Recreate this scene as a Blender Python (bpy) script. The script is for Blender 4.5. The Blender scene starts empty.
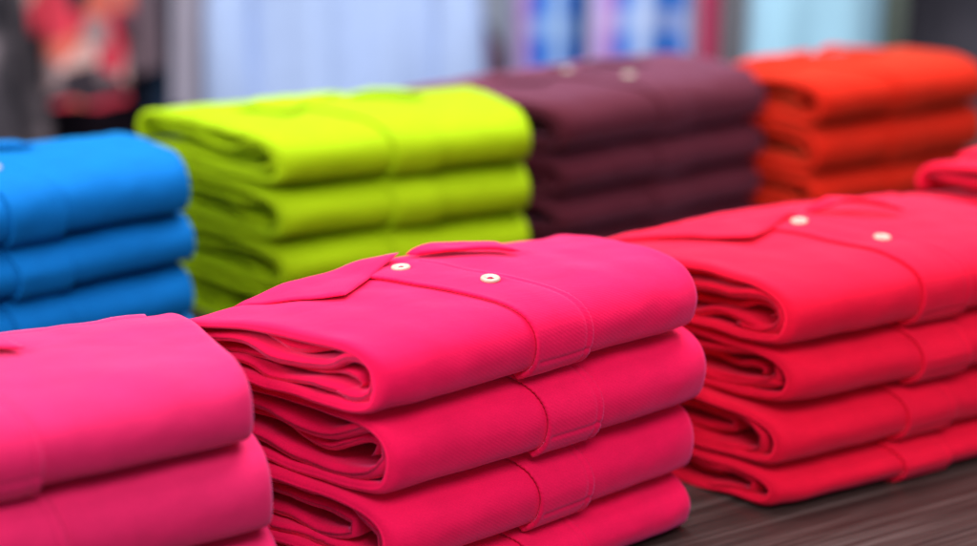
import bpy, math, random
from mathutils import Vector, noise, Matrix

sc = bpy.context.scene
COL = sc.collection
R = math.radians
random.seed(7)

# ------------------------------------------------------------------ materials
def nodes_of(name):
    m = bpy.data.materials.new(name); m.use_nodes = True
    nt = m.node_tree; nt.nodes.clear()
    out = nt.nodes.new('ShaderNodeOutputMaterial')
    b = nt.nodes.new('ShaderNodeBsdfPrincipled')
    nt.links.new(b.outputs[0], out.inputs[0])
    return m, nt, b

def N(nt, t, **kw):
    n = nt.nodes.new(t)
    for k, v in kw.items():
        if k in n.inputs.keys(): n.inputs[k].default_value = v
        else: setattr(n, k, v)
    return n

def fabric(name, col, sheen=(1, .8, .9), sheen_w=.35, twill=1.0, vary=.14, rough=.85, period=.0021):
    m, nt, b = nodes_of(name)
    L = nt.links.new
    uv = N(nt, 'ShaderNodeUVMap'); uv.uv_map = 'UVMap'
    # slow heather: yarn dye takes a little unevenly
    n1 = N(nt, 'ShaderNodeTexNoise', Scale=38.0, Detail=5.0, Roughness=.65)
    n2 = N(nt, 'ShaderNodeTexNoise', Scale=900.0, Detail=2.0, Roughness=.6)
    L(uv.outputs[0], n1.inputs['Vector']); L(uv.outputs[0], n2.inputs['Vector'])
    ad = N(nt, 'ShaderNodeMath', operation='ADD'); L(n1.outputs[0], ad.inputs[0]); L(n2.outputs[0], ad.inputs[1])
    mr = N(nt, 'ShaderNodeMapRange'); mr.inputs['From Min'].default_value = .6; mr.inputs['From Max'].default_value = 1.4
    mr.inputs['To Min'].default_value = 1 - vary; mr.inputs['To Max'].default_value = 1 + vary
    L(ad.outputs[0], mr.inputs['Value'])
    mx = N(nt, 'ShaderNodeVectorMath', operation='SCALE'); mx.inputs[0].default_value = col[:3]
    L(mr.outputs[0], mx.inputs['Scale'])
    L(mx.outputs[0], b.inputs['Base Color'])
    b.inputs['Roughness'].default_value = rough
    b.inputs['Specular IOR Level'].default_value = .13
    b.inputs['Sheen Weight'].default_value = sheen_w
    b.inputs['Sheen Roughness'].default_value = .42
    b.inputs['Sheen Tint'].default_value = (*sheen, 1)
    # diagonal twill ribs
    mp = N(nt, 'ShaderNodeMapping'); mp.inputs['Rotation'].default_value = (0, 0, R(52))
    L(uv.outputs[0], mp.inputs['Vector'])
    wv = N(nt, 'ShaderNodeTexWave', wave_type='BANDS', bands_direction='X', wave_profile='SIN')
    wv.inputs['Scale'].default_value = 2 * math.pi / period / 20.0
    wv.inputs['Distortion'].default_value = .6; wv.inputs['Detail'].default_value = 1.5; wv.inputs['Detail Scale'].default_value = 2.0
    L(mp.outputs[0], wv.inputs['Vector'])
    a1 = N(nt, 'ShaderNodeMath', operation='MULTIPLY_ADD'); L(n2.outputs[0], a1.inputs[0]); a1.inputs[1].default_value = 1.5; L(wv.outputs[0], a1.inputs[2])
    b1 = N(nt, 'ShaderNodeBump', Strength=.17 * twill, Distance=.0004); L(a1.outputs[0], b1.inputs['Height'])
    n3 = N(nt, 'ShaderNodeTexNoise', Scale=24.0, Detail=3.0, Roughness=.5); L(uv.outputs[0], n3.inputs['Vector'])
    b2 = N(nt, 'ShaderNodeBump', Strength=.35, Distance=.004); L(n3.outputs[0], b2.inputs['Height']); L(b1.outputs[0], b2.inputs['Normal'])
    L(b2.outputs[0], b.inputs['Normal'])
    return m

def plain(name, col, rough=.6, spec=.3):
    m, nt, b = nodes_of(name)
    tc = N(nt, 'ShaderNodeTexCoord'); n = N(nt, 'ShaderNodeTexNoise', Scale=6.0, Detail=4.0)
    nt.links.new(tc.outputs['Object'], n.inputs['Vector'])
    mr = N(nt, 'ShaderNodeMapRange'); mr.inputs['To Min'].default_value = .85; mr.inputs['To Max'].default_value = 1.15
    nt.links.new(n.outputs[0], mr.inputs['Value'])
    mx = N(nt, 'ShaderNodeVectorMath', operation='SCALE'); mx.inputs[0].default_value = col[:3]
    nt.links.new(mr.outputs[0], mx.inputs['Scale']); nt.links.new(mx.outputs[0], b.inputs['Base Color'])
    b.inputs['Roughness'].default_value = rough; b.inputs['Specular IOR Level'].default_value = spec
    return m

def ramp_mat(name, stops, scale, kind='noise', rough=.85, detail=2.0, const=False):
    """patterned cloth: a noise or cell pattern through a colour ramp"""
    m, nt, b = nodes_of(name); L = nt.links.new
    uv = N(nt, 'ShaderNodeUVMap'); uv.uv_map = 'UVMap'
    if kind == 'noise':
        t = N(nt, 'ShaderNodeTexNoise', Scale=scale, Detail=detail); o = t.outputs[0]
    else:
        t = N(nt, 'ShaderNodeTexVoronoi', Scale=scale)
        sp = N(nt, 'ShaderNodeSeparateColor'); L(t.outputs['Color'], sp.inputs[0]); o = sp.outputs[0]
    L(uv.outputs[0], t.inputs['Vector'])
    r = N(nt, 'ShaderNodeValToRGB'); L(o, r.inputs[0])
    if const: r.color_ramp.interpolation = 'CONSTANT'
    e = r.color_ramp.elements
    while len(e) < len(stops): e.new(.5)
    for i, (p, c) in enumerate(stops): e[i].position = p; e[i].color = (*c, 1)
    L(r.outputs[0], b.inputs['Base Color']); b.inputs['Roughness'].default_value = rough
    return m

def plaid(name, base, c1, c2, s=9.0):
    m, nt, b = nodes_of(name); L = nt.links.new
    uv = N(nt, 'ShaderNodeUVMap'); uv.uv_map = 'UVMap'
    def bands(d, sc_, lo, hi):
        w = N(nt, 'ShaderNodeTexWave', wave_type='BANDS', bands_direction=d); w.inputs['Scale'].default_value = sc_; w.inputs['Distortion'].default_value = 3.5; w.inputs['Detail Scale'].default_value = .35
        L(uv.outputs[0], w.inputs['Vector'])
        r = N(nt, 'ShaderNodeMapRange'); r.inputs['From Min'].default_value = lo; r.inputs['From Max'].default_value = hi
        L(w.outputs[0], r.inputs['Value']); return r.outputs[0]
    def mix(f, a, c, k):
        x = N(nt, 'ShaderNodeMix', data_type='RGBA')
        q = N(nt, 'ShaderNodeMath', operation='MULTIPLY'); L(f, q.inputs[0]); q.inputs[1].default_value = k
        L(q.outputs[0], x.inputs['Factor'])
        if isinstance(a, tuple): x.inputs['A'].default_value = (*a, 1)
        else: L(a, x.inputs['A'])
        x.inputs['B'].default_value = (*c, 1); return x.outputs['Result']
    o = mix(bands('X', s, .62, .85), base, c1, .85)
    o = mix(bands('Y', s * .8, .55, .85), o, c1, .5)
    o = mix(bands('X', s * .52, .8, .95), o, c2, .6)
    L(o, b.inputs['Base Color']); b.inputs['Roughness'].default_value = .85
    return m

def wood(name):
    m, nt, b = nodes_of(name); L = nt.links.new
    tc = N(nt, 'ShaderNodeTexCoord'); mp = N(nt, 'ShaderNodeMapping'); mp.inputs['Scale'].default_value = (2.4, 105, 20)
    L(tc.outputs['Object'], mp.inputs['Vector'])
    n = N(nt, 'ShaderNodeTexNoise', Scale=1.6, Detail=8.0, Roughness=.62, Distortion=.4); L(mp.outputs[0], n.inputs['Vector'])
    r = N(nt, 'ShaderNodeValToRGB'); e = r.color_ramp.elements
    e[0].position = .32; e[0].color = (.014, .009, .008, 1); e[1].position = .70; e[1].color = (.105, .076, .070, 1)
    q = e.new(.5); q.color = (.040, .025, .022, 1)
    L(n.outputs[0], r.inputs[0]); L(r.outputs[0], b.inputs['Base Color'])
    mp2 = N(nt, 'ShaderNodeMapping'); mp2.inputs['Scale'].default_value = (9, 420, 40); L(tc.outputs['Object'], mp2.inputs['Vector'])
    n2 = N(nt, 'ShaderNodeTexNoise', Scale=1.0, Detail=4.0); L(mp2.outputs[0], n2.inputs['Vector'])
    bp = N(nt, 'ShaderNodeBump', Strength=.25, Distance=.0008); L(n2.outputs[0], bp.inputs['Height']); L(bp.outputs[0], b.inputs['Normal'])
    mr = N(nt, 'ShaderNodeMapRange'); mr.inputs['To Min'].default_value = .24; mr.inputs['To Max'].default_value = .48
    L(n2.outputs[0], mr.inputs['Value']); L(mr.outputs[0], b.inputs['Roughness'])
    b.inputs['Specular IOR Level'].default_value = .5
    return m

# ------------------------------------------------------------------ mesh helpers
def obj(name, verts, faces, mat, parent=None, uvs=None, smooth=True):
    me = bpy.data.meshes.new(name); me.from_pydata(verts, [], faces)
    if smooth: me.polygons.foreach_set('use_smooth', [True] * len(me.polygons))
    if uvs:
        ul = me.uv_layers.new(name='UVMap')
        ul.data.foreach_set('uv', [c for l in me.loops for c in uvs[l.vertex_index]])
    me.materials.append(mat); me.update()
    o = bpy.data.objects.new(name, me); COL.objects.link(o)
    if parent: o.parent = parent
    return o

def thing(o, label, cat, group=None):
    o['label'] = label; o['category'] = cat
    if group: o['group'] = group
    return o

def empty(name, loc, rz):
    o = bpy.data.objects.new(name, None); o.empty_display_size = .05; COL.objects.link(o)
    o.location = loc; o.rotation_euler = (0, 0, rz); return o

def spline(pts, n):
    """Catmull-Rom through 2D points, resampled to n points even in arc length"""
    P = [Vector(p) for p in pts]; P = [P[0] * 2 - P[1]] + P + [P[-1] * 2 - P[-2]]
    raw = []
    for i in range(1, len(P) - 2):
        a, b, c, d = P[i - 1:i + 3]
        for k in range(14):
            t = k / 14
            raw.append(.5 * ((2 * b) + (c - a) * t + (2 * a - 5 * b + 4 * c - d) * t * t + (3 * b - a - 3 * c + d) * t ** 3))
    raw.append(P[-2])
    acc = [0]
    for i in range(1, len(raw)): acc.append(acc[-1] + (raw[i] - raw[i - 1]).length)
    out = []; j = 0
    for k in range(n):
        s = acc[-1] * k / (n - 1)
        while j < len(acc) - 2 and acc[j + 1] < s: j += 1
        f = (s - acc[j]) / max(1e-9, acc[j + 1] - acc[j])
        out.append(raw[j].lerp(raw[j + 1], min(1, max(0, f))))
    return out, acc[-1]

def nz(x, y, z): return noise.noise(Vector((x, y, z)))

def edge_columns(W, e, nx):
    """x positions with a rounded hem at both ends: (x, thickness factor)"""
    h = e * .5
    ed = [(0, .0), (.06, .36), (.2, .64), (.45, .88), (.8, 1.02), (1.3, 1.06), (2.0, 1.0), (3.2, .9)]
    c = [(a * h, f) for a, f in ed]
    for i in range(1, nx): c.append((3.2 * h + (W - 6.4 * h) * i / nx, .88))
    c += [(W - a * h, f) for a, f in reversed(ed)]
    return c

# folded shirt: every ply is a sheet swept along x whose outline in (y, z) is a spline
OUTER = [(1.0, .30), (1.02, .55), (.985, .82), (.90, .94), (.72, .99), (.5, 1.0), (.32, .99), (.18, .955), (.085, .87), (.025, .72),
         (0, .50), (.010, .27), (.04, .11), (.10, .03), (.22, .0), (.5, .0), (.98, .02)]
INNER = [   # (outline in y/D, z/T), set-back from the opening, ply thickness as a share of T
    [  # wide loop under a hanging ply, a loose end and a wavy double ply below
        ([(1, .80), (.72, .74), (.46, .66), (.27, .74), (.16, .80)], .009, .13),
        ([(1, .60), (.75, .54), (.5, .46), (.30, .55), (.17, .665), (.095, .62), (.078, .46), (.10, .31), (.17, .25), (.25, .31)], .001, .145),
        ([(1, .40), (.7, .36), (.48, .31), (.32, .36), (.22, .45), (.155, .42), (.165, .35)], .009, .11),
        ([(1, .14), (.75, .20), (.5, .12), (.30, .18), (.13, .12), (.075, .17)], .002, .125)],
    [  # drop-shaped loop with a bent ply inside
        ([(1, .82), (.6, .78), (.32, .80), (.16, .77), (.085, .64)], .008, .12),
        ([(1, .64), (.62, .55), (.40, .52), (.25, .63), (.16, .69), (.095, .61), (.095, .42), (.18, .27), (.36, .24), (.62, .29), (1, .34)], .001, .145),
        ([(1, .47), (.6, .43), (.38, .38), (.27, .43), (.20, .52), (.155, .50), (.17, .41)], .008, .11),
        ([(1, .11), (.6, .16), (.34, .115), (.16, .15), (.075, .25)], .002, .125)],
    [  # two nested loops
        ([(1, .83), (.5, .79), (.27, .79), (.14, .69), (.09, .50), (.14, .30), (.30, .22), (.6, .25), (1, .27)], .002, .145),
        ([(1, .61), (.6, .57), (.42, .60), (.30, .56), (.25, .49), (.31, .41), (.44, .40), (.6, .42), (1, .44)], .006, .13),
        ([(1, .10), (.5, .115), (.2, .10), (.09, .17)], .002, .11)],
    [  # flat sagging plies
        ([(1, .78), (.6, .75), (.34, .65), (.18, .51), (.11, .36), (.18, .24), (.5, .21), (1, .23)], .001, .145),
        ([(1, .58), (.5, .53), (.34, .44), (.26, .37)], .008, .13),
        ([(1, .40), (.6, .39), (.42, .36)], .014, .11),
        ([(1, .09), (.5, .11), (.2, .10), (.075, .16)], .002, .11)],
]

class Packet:
    """geometry of one folded shirt in its own frame: x along the front fold, y to the back, z up"""
    def __init__(s, W, D, T, kL, kR, seed, droop, tail=.0, slope=.0):
        s.W, s.D, s.T, s.kL, s.kR, s.seed, s.droop, s.tail, s.slope = W, D, T, kL, kR, seed, droop, tail, slope
    def place(s, x, y, z, amp=1.0):
        """profile point at nominal x -> skewed, wavy position"""
        f = x / s.W
        X = x - s.kL * y * (1 - f) + s.kR * y * f
        k = s.seed * 3.7
        zz = z / s.T
        w = amp * (.0021 * nz(X * 14 + k, y * 16, zz * .7) + .0011 * nz(X * 40, y * 36 + k, zz))
        # the ends sag a little towards the open side, and the far corner rolls
        sag = s.droop * math.exp(-max(0, x) / .022) * zz
        sag += .35 * s.droop * math.exp(-max(0, s.W - x) / .016) * zz
        Z = z - sag + w * (1 if zz > .5 else .35 + 1.3 * math.exp(-max(0, x) / .012))
        back = math.exp(-max(0, x) / .05)
        Z += s.tail * back * max(0, y / s.D - .5) * 2 * (zz - .3)
        g = min(1, max(0, y / s.D - .08) / .92)
        Z -= s.slope * s.T * zz * g ** 1.4 * (1 - .78 * math.exp(-((f - .5) / .29) ** 2))
        Y = y + amp * (.0018 * nz(X * 11, k + 5, zz * .8) + .0007 * nz(X * 45, k, zz * 3))
        # corner of the front fold rounds off at both ends
        c = .006 * math.exp(-max(0, x) / .008) + .007 * math.exp(-max(0, s.W - x) / .010)
        Y += c * max(0, 1 - y / (.3 * s.D))
        return Vector((X, Y, Z))
    def outer_profile(s, n):
        pts, L = spline([(a * s.D, b * s.T) for a, b in OUTER], n)
        return pts, L

def sheet(name, prof, L, e, W, x0, x1, P, mat, parent, nx, amp=1.0, side=1, rag=0, key=0):
    """closed solid sheet: prof swept from x0 to x1, thickness e inside of the outline"""
    n = len(prof)
    nrm = []
    for i in range(n):
        t = prof[min(n - 1, i + 1)] - prof[max(0, i - 1)]; t.normalize()
        nrm.append(Vector((t.y, -t.x)) * side)
    cols = edge_columns(x1 - x0, e, nx)
    verts, uvs, faces = [], [], []
    m = len(cols)
    for lay in (0, 1):
        for ci, (cx, f) in enumerate(cols):
            for i in range(n):
                fi = f * min(1, .15 + .85 * min(i, n - 1 - i) / 2)
                off = e * .5 + (-.5 if lay == 0 else .5) * e * fi
                p = prof[i] + nrm[i] * off
                jx = rag * math.exp(-cx / .025) * (nz(p.x * 30, p.y * 24, key) + .22 * nz(p.x * 90, p.y * 60, key + 9))
                verts.append(P.place(x0 + cx + jx, p.x, p.y, amp)); uvs.append((x0 + cx, L * i / (n - 1)))
    o = m * n
    for c in range(m - 1):
        for i in range(n - 1):
            a = c * n + i
            faces.append((a, a + 1, a + n + 1, a + n))
            a += o
            faces.append((a, a + n, a + n + 1, a + 1))
    for c in range(m - 1):
        for i in (0, n - 1):
            a = c * n + i
            q = (a, a + n, a + n + o, a + o)
            faces.append(q if i == 0 else q[::-1])
    for c in (0, m - 1):
        for i in range(n - 1):
            a = c * n + i
            q = (a, a + o, a + o + 1, a + 1)
            faces.append(q if c == 0 else q[::-1])
    return obj(name, verts, faces, mat, parent, uvs)

def surf(P, prof, x, i):
    """point and outward normal on the outside of the shirt at fractional profile index i"""
    def pt(x_, i_):
        k = max(0, min(len(prof) - 2, int(i_))); f = i_ - k
        p = prof[k].lerp(prof[k + 1], f); return P.place(x_, p.x, p.y)
    p = pt(x, i)
    a = pt(x + .004, i) - pt(x - .004, i); b = pt(x, i + 1) - pt(x, i - 1)
    n = a.cross(b)
    n.normalize()
    return p, -n

def idx_of_y(prof, y):
    """profile index on the top side at depth y"""
    best = min(range(len(prof) // 6, int(len(prof) * .6)), key=lambda i: abs(prof[i].x - y) + (0 if prof[i].y > .02 else 9))
    return best

ROLL = [(.0018, -.0003), (.0006, .0004), (-.0001, .0010), (.0, .0017), (.0005, .0022), (.0014, .0025), (.0026, .0025)]
def placket(P, prof, L, mat, parent, xc, width, y0, neck_shift, nw=38, tip=.03):
    """front band running from the neck over the fold and down the front, box-stitched at its end"""
    n = len(prof); step = L / (n - 1)
    ia = idx_of_y(prof, y0)
    ib = max(i for i in range(int(n * .75)) if prof[i].y > tip * P.T and i > ia)
    verts, uvs, faces = [], [], []
    rows = []
    k = ia
    while k < ib: rows.append(k); k += .3 if n > 80 else .6
    rows.append(ib)
    ln = (ib - ia) * step
    for r in rows:
        d_end = (ib - r) * step
        y = prof[int(r)].x
        f = max(0, y / y0)
        flare = 1 + .9 * math.exp(-d_end / .018)
        for j in range(nw + 1):
            if j < len(ROLL): dx_, h = ROLL[j]; h *= flare
            else: dx_ = ROLL[-1][0] + (width - ROLL[-1][0]) * (j - len(ROLL) + 1) / (nw - len(ROLL) + 1); h = .0024 * flare
            w = max(0, dx_) / width
            x = xc - width / 2 + dx_ - neck_shift * f
            p, nn = surf(P, prof, x, r)
            rt = width - dx_
            if j >= len(ROLL):
                h -= .0013 * max(0, (w - .1) / .9) * (1 - 1.1 * math.exp(-d_end / .022))                                         # settles into the right
                h -= .0009 * math.exp(-((rt - .0060) / .0013) ** 2)                       # stitch line along the right
                h *= min(1, rt / .0014) ** .5 if rt < .0014 else 1
                for q in (.018, .003):
                    h -= .0009 * math.exp(-((d_end - q) / .0012) ** 2)                    # box stitching at the end
                h = max(h, .0001) if j < nw else -.0006
            if d_end < .0012: h *= .3 + .7 * d_end / .0012
            if r == rows[0] or r == rows[-1]: h = -.0004
            verts.append(p + nn * h); uvs.append((x, r * step))
    for a in range(len(rows) - 1):
        for j in range(nw):
            q = a * (nw + 1) + j
            faces.append((q, q + nw + 1, q + nw + 2, q + 1))
    return obj('placket', verts, faces, mat, parent, uvs), (ia, ib)

def button(P, prof, x, y, mat, thread, parent, r=.0066, h0=.0012):
    i = idx_of_y(prof, y)
    p, nn = surf(P, prof, x, i)
    if nn.z < 0: nn = -nn
    q = nn.to_track_quat('Z', 'Y').to_matrix().to_4x4()
    ringp = [(.0, .0013), (.18, .0013), (.42, .0014), (.56, .0021), (.74, .0027), (.90, .0025), (1.0, .0017), (1.0, .0006), (.9, 0)]
    verts, faces = [], []; S = 28
    for rr, z in ringp:
        for k in range(S):
            a = 2 * math.pi * k / S
            verts.append(p + nn * h0 + (q @ Vector((r * rr * math.cos(a), r * rr * math.sin(a), z))))
    for a in range(len(ringp) - 1):
        for k in range(S):
            faces.append((a * S + k, a * S + (k + 1) % S, (a + 1) * S + (k + 1) % S, (a + 1) * S + k)[::-1])
    b = obj('button', verts, faces, mat, parent)
    # sewing thread across the two holes
    tv, tf = [], []
    for s_ in (-1, 1):
        for t in range(7):
            for k in range(6):
                an = 2 * math.pi * k / 6; u = (t / 6 - .5) * .0042
                tv.append(p + nn * h0 + (q @ Vector((u, s_ * .0006 + .0005 * math.cos(an), .0014 + .0006 * (1 - (u / .0021) ** 2) + .0004 * math.sin(an)))))
        o = 0 if s_ < 0 else 42
        for t in range(6):
            for k in range(6):
                tf.append((o + t * 6 + k, o + t * 6 + (k + 1) % 6, o + (t + 1) * 6 + (k + 1) % 6, o + (t + 1) * 6 + k))
    obj('thread', tv, tf, thread, b)
    return b

def leaf(P, prof, fold, free, mat, parent, hf, he, curl=.0, nu=30, nv=16, th=.0034):
    """collar leaf: ruled between the fold line and the free edge (polylines in x, y), lying on the shirt"""
    fa, _ = spline(fold, nu); fb, _ = spline(free, nu)
    verts, uvs, faces = [], [], []
    zt = []
    for lay in (0, 1):
        for a in range(nu):
            for b in range(nv):
                v = b / (nv - 1); u = a / (nu - 1)
                q = fa[a].lerp(fb[a], v)
                i = idx_of_y(prof, max(.02, min(.93 * P.D, q.y)))
                k = prof[i]
                f = q.x / P.W
                base = P.place(q.x, q.y, k.y, 1.0)
                x_, y_ = q.x, q.y
                hh = hf * (1 - v) ** 1.6 + he + curl * math.sin(math.pi * u) * v * v
                hh += .0009 * nz(q.x * 30, q.y * 30, P.seed)
                hh *= .30 + .70 * min(1, u * 3.2)
                edge = min(1, min(v, 1 - v) * 9 + .25) * min(1, min(u, 1 - u) * 12 + .2)
                hh += (th * .5 * edge) * (1 if lay else -1)
                if lay and v > .8: hh -= .0004 * math.exp(-((v - .88) / .02) ** 2)
                verts.append((x_, y_, base.z + hh)); uvs.append((x_, y_))
    o = nu * nv
    for a in range(nu - 1):
        for b in range(nv - 1):
            q = a * nv + b
            faces.append((q, q + 1, q + nv + 1, q + nv)); q += o; faces.append((q, q + nv, q + nv + 1, q + 1))
    ring = [a * nv for a in range(nu)] + [(nu - 1) * nv + b for b in range(1, nv)] + [a * nv + nv - 1 for a in range(nu - 2, -1, -1)] + [b for b in range(nv - 2, 0, -1)]
    for k in range(len(ring)):
        a, b = ring[k], ring[(k + 1) % len(ring)]
        faces.append((a, b, b + o, a + o))
    return obj('collar_leaf', verts, faces, mat, parent, uvs)

BTN = plain('button_shell', (.46, .40, .31), .35, .5)

def polo(loc, rz, W, D, T, kL, kR, seed, variant, mat, thread, label, group, droop=.004, collar=None, buttons=True, q=1.0, tail=0, slope=0, xc=.140, ply=1.0, outer_e=.0074):
    root = empty('polo_shirt', loc, rz)
    thing(root, label, 'polo shirt', group)
    P = Packet(W, D, T, kL, kR, seed, droop, tail, slope)
    ns = int(110 * q); nx = int(64 * q)
    prof, L = P.outer_profile(ns)
    sheet('body', prof, L, outer_e, W, 0, W, P, mat, root, nx, side=-1)
    rs = random.Random(seed)
    for pi, (pts, rec, e) in enumerate(INNER[variant % 4]):
        dz, sy = rs.uniform(-.012, .012), rs.uniform(.94, 1.10)
        fq, ph = rs.uniform(1.3, 2.4), rs.uniform(0, 6.28)
        jit = [(a ** (1 / sy) * D * .97 + .0015 * rs.uniform(-1, 1), T * .02 + (b + dz + .042 * math.sin(6.283 * fq * a + ph)) * T * .98 + .001 * rs.uniform(-1, 1)) for a, b in pts]
        pr, l2 = spline(jit, int(46 * q))
        sheet('folded_layer', pr, l2, e * T * ply, W, rec + rs.uniform(0, .002), W - .008 - rec, P, mat, root, max(8, int(30 * q)), amp=1.4, side=1, rag=.004, key=seed + pi * 2.3)
    has = collar is not None
    y0 = .150 if has else .10
    pk, _ = placket(P, prof, L, mat, root, xc * W / .265, .048, min(y0, D * .88), .028)
    if has and buttons:
        for bx, by in ((xc * W / .265 - .0245, .122), (xc * W / .265 - .0065, .060)):
            button(P, prof, bx, by, BTN, thread, pk)
    if has:
        nk = xc * W / .265 - .028
        dl = collar.get('dl', 0); hr = collar.get('hr', .0008); he = collar.get('he', .0034); ex, ey = collar.get('ext', (0, 0))
        hl = collar.get('hl', .0015)
        leaf(P, prof, [(-.014 - ex, .154 + ey), (.03 - ex * .4, .156 + ey * .6), (.075, .153), (nk + .001, .144)],
             [(-.010 - ex, .149 + ey), (.004, .127 + dl), (.022, .104 + dl), (.037, .090 + dl)], mat, root, hl, he)
        leaf(P, prof, [(nk + .008, .146), (nk + .030, .149), (nk + .048, .141), (nk + .069, .118)],
             [(nk + .012, .141), (nk + .034, .124), (nk + .054, .110), (nk + .072, .099)], mat, root, hr, he + .0004, collar.get('curl', .001))
    return root

# ------------------------------------------------------------------ fabric colours
HOT = fabric('hot_pink_cotton', (.79, .0035, .070), (1, .35, .9), .32)
MAG = fabric('magenta_pink_cotton', (.66, .014, .100), (1, .45, .95), .30)
RED = fabric('coral_red_cotton', (.77, .003, .032), (1, .30, .55), .28)
LIME = fabric('lime_cotton', (.31, .48, .001), (.6, 1, .1), .06, .6)
BLUE = fabric('azure_cotton', (.0, .130, .43), (.0, .9, 1), .20, .7)
MAR = fabric('maroon_cotton', (.072, .008, .016), (1, .45, .75), .45, .5)
ORG = fabric('orange_cotton', (.50, .010, .002), (1, .5, .2), .25, .5)
THR = {m.name: plain(m.name.replace('cotton', 'thread'), c, .8) for m, c in
       ((HOT, (.6, .02, .08)), (MAG, (.6, .02, .08)), (RED, (.6, .05, .05)), (LIME, (.4, .5, .02)), (BLUE, (.02, .15, .5)), (MAR, (.08, .02, .03)), (ORG, (.6, .05, .01)))}

ORD = {4: ['bottom', 'third from the top', 'second from the top', 'topmost'], }
def stack(x, y, th, mat, Ts, colour, where, W=.265, D=.168, kL=.25, kR=.05, q=1.0, seed=1, variants=(3, 2, 1, 0), collar=None, buttons=True, droop=.004, dx=(0, 0, 0, 0), dth=(0, 0, 0, 0), tail=0, slope=.2, ply=1.0, extra=None, xc=.140):
    z = .0005; n = len(Ts)
    grp = f'{colour} folded polo shirts in one stack'
    for k, T in enumerate(Ts):
        top = k == n - 1
        rank = ORD[4][k]
        t = R(th)
        lx = dx[k]
        loc = (x + lx * math.cos(t), y + lx * math.sin(t), z)
        lab = f'{colour} folded polo shirt, {rank} of the {where}'
        if extra and k in extra: lab = extra[k]
        polo(loc, R(th + dth[k]), W, D, T, kL, kR, seed * 10 + k, variants[k], mat, THR[mat.name], lab, grp,
             droop=droop, collar=collar if top else None, buttons=buttons, q=q, tail=tail if top else 0, slope=slope if top else 0, ply=ply, xc=xc)
        z += T + .0003

# front row
stack(-.061, .967, 38, HOT, (.0414, .0530, .0553, .0505), 'hot pink', 'front middle stack', kL=.30, seed=1, variants=(3, 2, 1, 0),
      collar=dict(dl=.006, ext=(-.002, .0)), dx=(0, .005, .008, -.001), dth=(0, .8, -.6, 0), slope=.30, droop=.002)
stack(.210, 1.157, 28, RED, (.032, .0450, .0455, .0530), 'coral red', 'right front stack', kL=.33, D=.200, seed=2, variants=(3, 2, 1, 0),
      collar=dict(hr=.004, curl=.007, he=.0052, dl=.012, ext=(.03, .026)), dx=(0, .002, .010, .006), dth=(0, .9, -.3, .3), slope=.2, droop=.002)
stack(-.361, .800, 30, MAG, (.035, .053, .058, .050), 'magenta pink', 'blurred left foreground stack', kL=.2, kR=.06, seed=3, collar=dict(), q=.8, xc=.116, slope=.18, dx=(.014, .014, .010, 0))
stack(.507, 1.40, 30, RED, (.042, .045, .045, .050), 'crimson red', 'stack cut at right', kL=.28, seed=4, variants=(1, 0, 2, 1), q=.7, droop=.0, collar=dict(), slope=.12, D=.165)
# back row
stack(-.462, 1.298, 38, BLUE, (.045, .050, .045, .054), 'azure blue', 'stack beside the lime one', kL=.2, xc=.122, dx=(.004, -.002, .003, 0), seed=5, q=.6, collar=dict(), slope=.07)
stack(-.186, 1.533, 23, LIME, (.045, .048, .050, .052), 'lime green', 'stack beside the maroon one', W=.25, D=.20, kL=.44, seed=6, q=.6, variants=(2, 0, 0, 1), collar=dict(), buttons=False, tail=.012, slope=.14)
stack(.080, 1.727, 36, MAR, (.040, .044, .045, .055), 'dark maroon', 'stack behind the lime one', W=.285, D=.20, kL=.46, seed=7, dx=(.003, -.003, 0, 0), q=.6, variants=(1, 2, 3, 1), collar=dict(), slope=.05)
stack(.360, 1.835, 30, ORG, (.036, .044, .054, .050), 'bright orange', 'back right stack', W=.24, kL=.25, seed=8, q=.6, variants=(1, 2, 3, 2), collar=dict(), buttons=False, slope=.15)

# ------------------------------------------------------------------ table
def box_bevel(name, cx, cy, rz, lx, ly, z0, z1, mat, bev=.004):
    import bmesh
    bm = bmesh.new(); bmesh.ops.create_cube(bm, size=1)
    bmesh.ops.scale(bm, vec=(lx, ly, z1 - z0), verts=bm.verts)
    bmesh.ops.bevel(bm, geom=bm.edges[:], offset=bev, segments=3, affect='EDGES')
    me = bpy.data.meshes.new(name); bm.to_mesh(me); bm.free(); me.materials.append(mat)
    o = bpy.data.objects.new(name, me); COL.objects.link(o)
    o.location = (cx, cy, (z0 + z1) / 2); o.rotation_euler = (0, 0, rz)
    return o
tb = box_bevel('display_table', .08, 1.30, R(30), 2.6, 1.50, -.045, 0, wood('dark_wood'))
thing(tb, 'dark brown wood grain display table under the folded shirts', 'table')

# ------------------------------------------------------------------ background
def sheet_plane(name, pts, mat):
    o = obj(name, pts, [(0, 1, 2, 3)], mat, smooth=False); o['kind'] = 'structure'; return o
sheet_plane('floor', [(-6, -3, -.9), (6, -3, -.9), (6, 6, -.9), (-6, 6, -.9)], plain('floor_tile', (.22, .20, .20), .4))
sheet_plane('back_wall', [(-6, 4.6, -.9), (6, 4.6, -.9), (6, 4.6, 2.6), (-6, 4.6, 2.6)], plain('wall_paint', (.42, .46, .55), .8))

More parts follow.
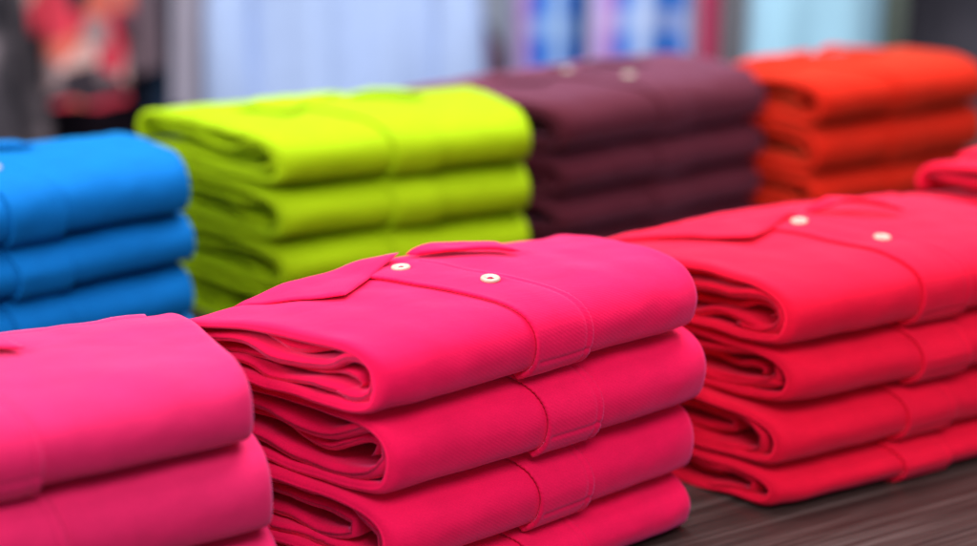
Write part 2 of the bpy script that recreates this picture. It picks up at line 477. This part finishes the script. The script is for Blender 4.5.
def px(p, Y): return (p - 488.5) / 1750 * Y * 1.02
def garment(name, p0, p1, Y, mat, label, cat, ztop=.42, zbot=-.5, depth=.09, folds=4, seed=0, sleeves=True, lean=0.0, sleeve_mat=None):
    """hanging garment: flattened wavy tube, with hanging sleeves and a rolled collar"""
    x0, x1 = px(p0, Y), px(p1, Y); xc = (x0 + x1) / 2; w = x1 - x0
    body_w = w * (.80 if sleeves else 1.0)
    root = empty(name, (xc, Y, zbot), 0); thing(root, label, cat, 'clothes hanging along the back of the shop')
    S, H = 72, 26
    verts, uvs, faces = [], [], []
    for h in range(H + 1):
        t = h / H; z = (ztop - zbot) * t
        sh = 1 if t < .86 else 1 - .72 * ((t - .86) / .14) ** 1.5
        wave = 1 - .75 * t
        for k in range(S):
            a = 2 * math.pi * k / S
            r = 1 + .10 * wave * math.sin(folds * 2 * a + seed) + .06 * nz(math.cos(a) * 2 + seed, math.sin(a) * 2, z * 4)
            x = body_w * .5 * math.cos(a) * sh * (1.0 - .08 * t) * (1 + .03 * math.sin(a * 3 + seed)) + lean * (1 - t)
            y = depth * .5 * math.sin(a) * r + .014 * wave * math.sin(folds * 1.7 * math.cos(a) + seed) + .035 * nz(x * 6 + seed, z * 2.5, seed)
            verts.append((x, y, z)); uvs.append((x + 3, z + y * .3))
    for h in range(H):
        for k in range(S):
            faces.append((h * S + k, h * S + (k + 1) % S, (h + 1) * S + (k + 1) % S, (h + 1) * S + k))
    obj('body', verts, faces, mat, root, uvs)
    if sleeves:
        for sgn in (-1, 1):
            v, f, u = [], [], []; n, G = 16, 14
            for h in range(G + 1):
                t = h / G
                cx = sgn * (body_w * .5 * .55 + (w * .5 - body_w * .27 - .02) * min(1, t * 2.2) ** .7 * 1.0)
                cz = (ztop - zbot) * (.93 - .70 * t); rr = (.062 - .022 * t) * min(1, w / .35)
                for k in range(n):
                    a = 2 * math.pi * k / n
                    v.append((cx + rr * math.cos(a) * (1 + .12 * math.sin(9 * t + seed)) + lean * t, rr * .8 * math.sin(a) + .012 * math.sin(7 * t + seed), cz)); u.append((v[-1][0] + 5, cz))
            for h in range(G):
                for k in range(n):
                    f.append((h * n + k, h * n + (k + 1) % n, (h + 1) * n + (k + 1) % n, (h + 1) * n + k)[::-1])
            f.append(tuple(range(n))); f.append(tuple(range(G * n, G * n + n))[::-1])
            obj('sleeve', v, f, sleeve_mat or mat, root, u)
    return root

DK = ramp_mat('charcoal_print', [(.32, (.012, .010, .016)), (.5, (.06, .05, .06)), (.62, (.30, .24, .26))], 8, 'noise')
FLOR = ramp_mat('floral_print', [(.0, (.02, .012, .02)), (.22, (.60, .03, .06)), (.42, (.10, .03, .05)), (.58, (.60, .12, .08)), (.74, (.30, .20, .20)), (.88, (.62, .38, .34))], 19, 'voronoi', const=True)
def cloth(name, c, v=.08): return fabric(name, c, (1, 1, 1), .1, .3, v, period=.004)
garment('print_blouse', -60, 46, 3.25, DK, 'charcoal print blouse hanging at the far left of the background', 'blouse', seed=1)
garment('floral_blouse', 36, 140, 3.15, FLOR, 'red and coral floral blouse hanging behind the blue stack', 'blouse', zbot=-.11, seed=2, depth=.12)
garment('long_coat', -10, 175, 3.45, cloth('black_plum_wool', (.018, .011, .020)), 'long black plum coat hanging behind the floral blouse', 'coat', zbot=-.8, seed=3, depth=.12)
garment('cardigan', 128, 168, 3.2, cloth('mauve_grey_knit', (.16, .11, .13)), 'mauve grey cardigan hanging beside the floral blouse', 'cardigan', zbot=-.06, seed=4, sleeves=False)
garment('denim_jacket', 158, 204, 3.3, cloth('slate_denim', (.022, .048, .095)), 'dark slate blue jacket hanging between the cardigan and the grey shirt', 'jacket', seed=5, sleeves=False, lean=-.03)
garment('hanging_shirt', 186, 244, 3.2, cloth('lilac_grey_cotton', (.36, .34, .41)), 'pale lilac grey shirt hanging behind the left end of the lime stack', 'shirt', zbot=-.13, seed=6, sleeves=False, lean=-.02)
garment('hanging_shirt', 224, 470, 3.1, cloth('pale_blue_cotton', (.40, .52, .78)), 'wide pale blue shirt hanging behind the lime stack', 'shirt', seed=7, folds=5)
garment('dark_skirt', 462, 506, 3.3, ramp_mat('plum_print', [(.4, (.02, .012, .035)), (.62, (.22, .06, .10))], 14), 'short dark plum skirt hanging right of the pale blue shirt', 'skirt', ztop=.0, zbot=-.45, seed=8, sleeves=False)
garment('plaid_shirt', 508, 576, 3.2, plaid('royal_plaid', (.01, .15, .62), (.40, .60, .85), (.60, .20, .40), 4.2), 'royal blue and white plaid shirt hanging above the maroon stack', 'shirt', seed=9, sleeves=False)
garment('trousers', 572, 590, 3.28, cloth('navy_twill', (.015, .03, .05)), 'thin dark navy trousers hanging between two blue plaid shirts', 'trousers', seed=10, sleeves=False)
garment('plaid_shirt', 584, 694, 3.2, plaid('sky_plaid', (.01, .17, .64), (.50, .62, .85), (.65, .25, .50), 3.4), 'wide sky blue plaid shirt with pink checks hanging behind the maroon stack', 'shirt', seed=11, sleeves=False)
garment('summer_top', 694, 714, 3.15, cloth('raspberry_cotton', (.50, .03, .10)), 'narrow raspberry pink top hanging beside the wide plaid shirt', 'top', seed=12, sleeves=False)
garment('hanging_shirt', 708, 744, 3.25, cloth('beige_grey_linen', (.38, .38, .40)), 'beige grey linen shirt hanging beside the raspberry top', 'shirt', seed=13, sleeves=False)
garment('hanging_shirt', 738, 876, 3.1, cloth('light_cyan_cotton', (.36, .62, .76)), 'light cyan shirt hanging above the orange stack', 'shirt', seed=14, folds=3, sleeves=False, depth=.12)
garment('scarf', 868, 896, 3.2, cloth('olive_grey_knit', (.16, .19, .15)), 'olive grey scarf hanging beside the light cyan shirt', 'scarf', seed=15, sleeves=False)
garment('dark_coat', 890, 1030, 3.3, ramp_mat('charcoal_wool', [(.4, (.022, .020, .030)), (.65, (.05, .045, .06)), (.75, (.16, .14, .19))], 4), 'charcoal wool coat hanging at the right edge of the background', 'coat', seed=16, sleeves=False)

# ------------------------------------------------------------------ light
w = bpy.data.worlds.new('World'); sc.world = w; w.use_nodes = True
bg = w.node_tree.nodes['Background']; bg.inputs[0].default_value = (.80, .86, 1, 1); bg.inputs[1].default_value = .38
def area(name, loc, target, sx, sy, power, col):
    l = bpy.data.lights.new(name, 'AREA'); l.shape = 'RECTANGLE'; l.size = sx; l.size_y = sy; l.energy = power; l.color = col
    o = bpy.data.objects.new(name, l); COL.objects.link(o); o.location = loc
    o.rotation_euler = (Vector(target) - Vector(loc)).to_track_quat('-Z', 'Y').to_euler(); return o
area('ceiling_panel_lamp', (.15, 1.75, 1.9), (0, 1.35, 0), 2.0, 1.0, 58, (.97, .95, 1))
area('front_fill_lamp', (.35, -.5, 2.0), (0, 1.1, .1), 1.3, .9, 46, (1, .96, 1))  # soft fill added from the camera side to lift the front faces
area('left_fill_lamp', (-1.7, .3, 1.25), (0, 1.2, .1), 1.1, 1.0, 40, (1, .94, .92))  # added fill from the left, brightens the open fold ends; no fixture modelled
area('background_fill_lamp', (0, 2.3, 2.3), (0, 3.3, -.1), 3.0, .8, 33, (.95, .98, 1))  # added separately to set the brightness of the hanging clothes

# ------------------------------------------------------------------ camera
cam = bpy.data.cameras.new('Camera'); co = bpy.data.objects.new('Camera', cam); COL.objects.link(co)
co.location = (0, 0, .55); co.rotation_euler = (R(90 - 17.5), 0, 0)
cam.sensor_width = 36; cam.lens = 1750 / 977 * 36; cam.clip_start = .02; cam.clip_end = 60
cam.dof.use_dof = True; cam.dof.focus_distance = 1.13; cam.dof.aperture_fstop = 2.35
sc.camera = co
sc.view_settings.view_transform = 'Standard'; sc.view_settings.look = 'None'
sc.view_settings.exposure = 0; sc.view_settings.gamma = 1
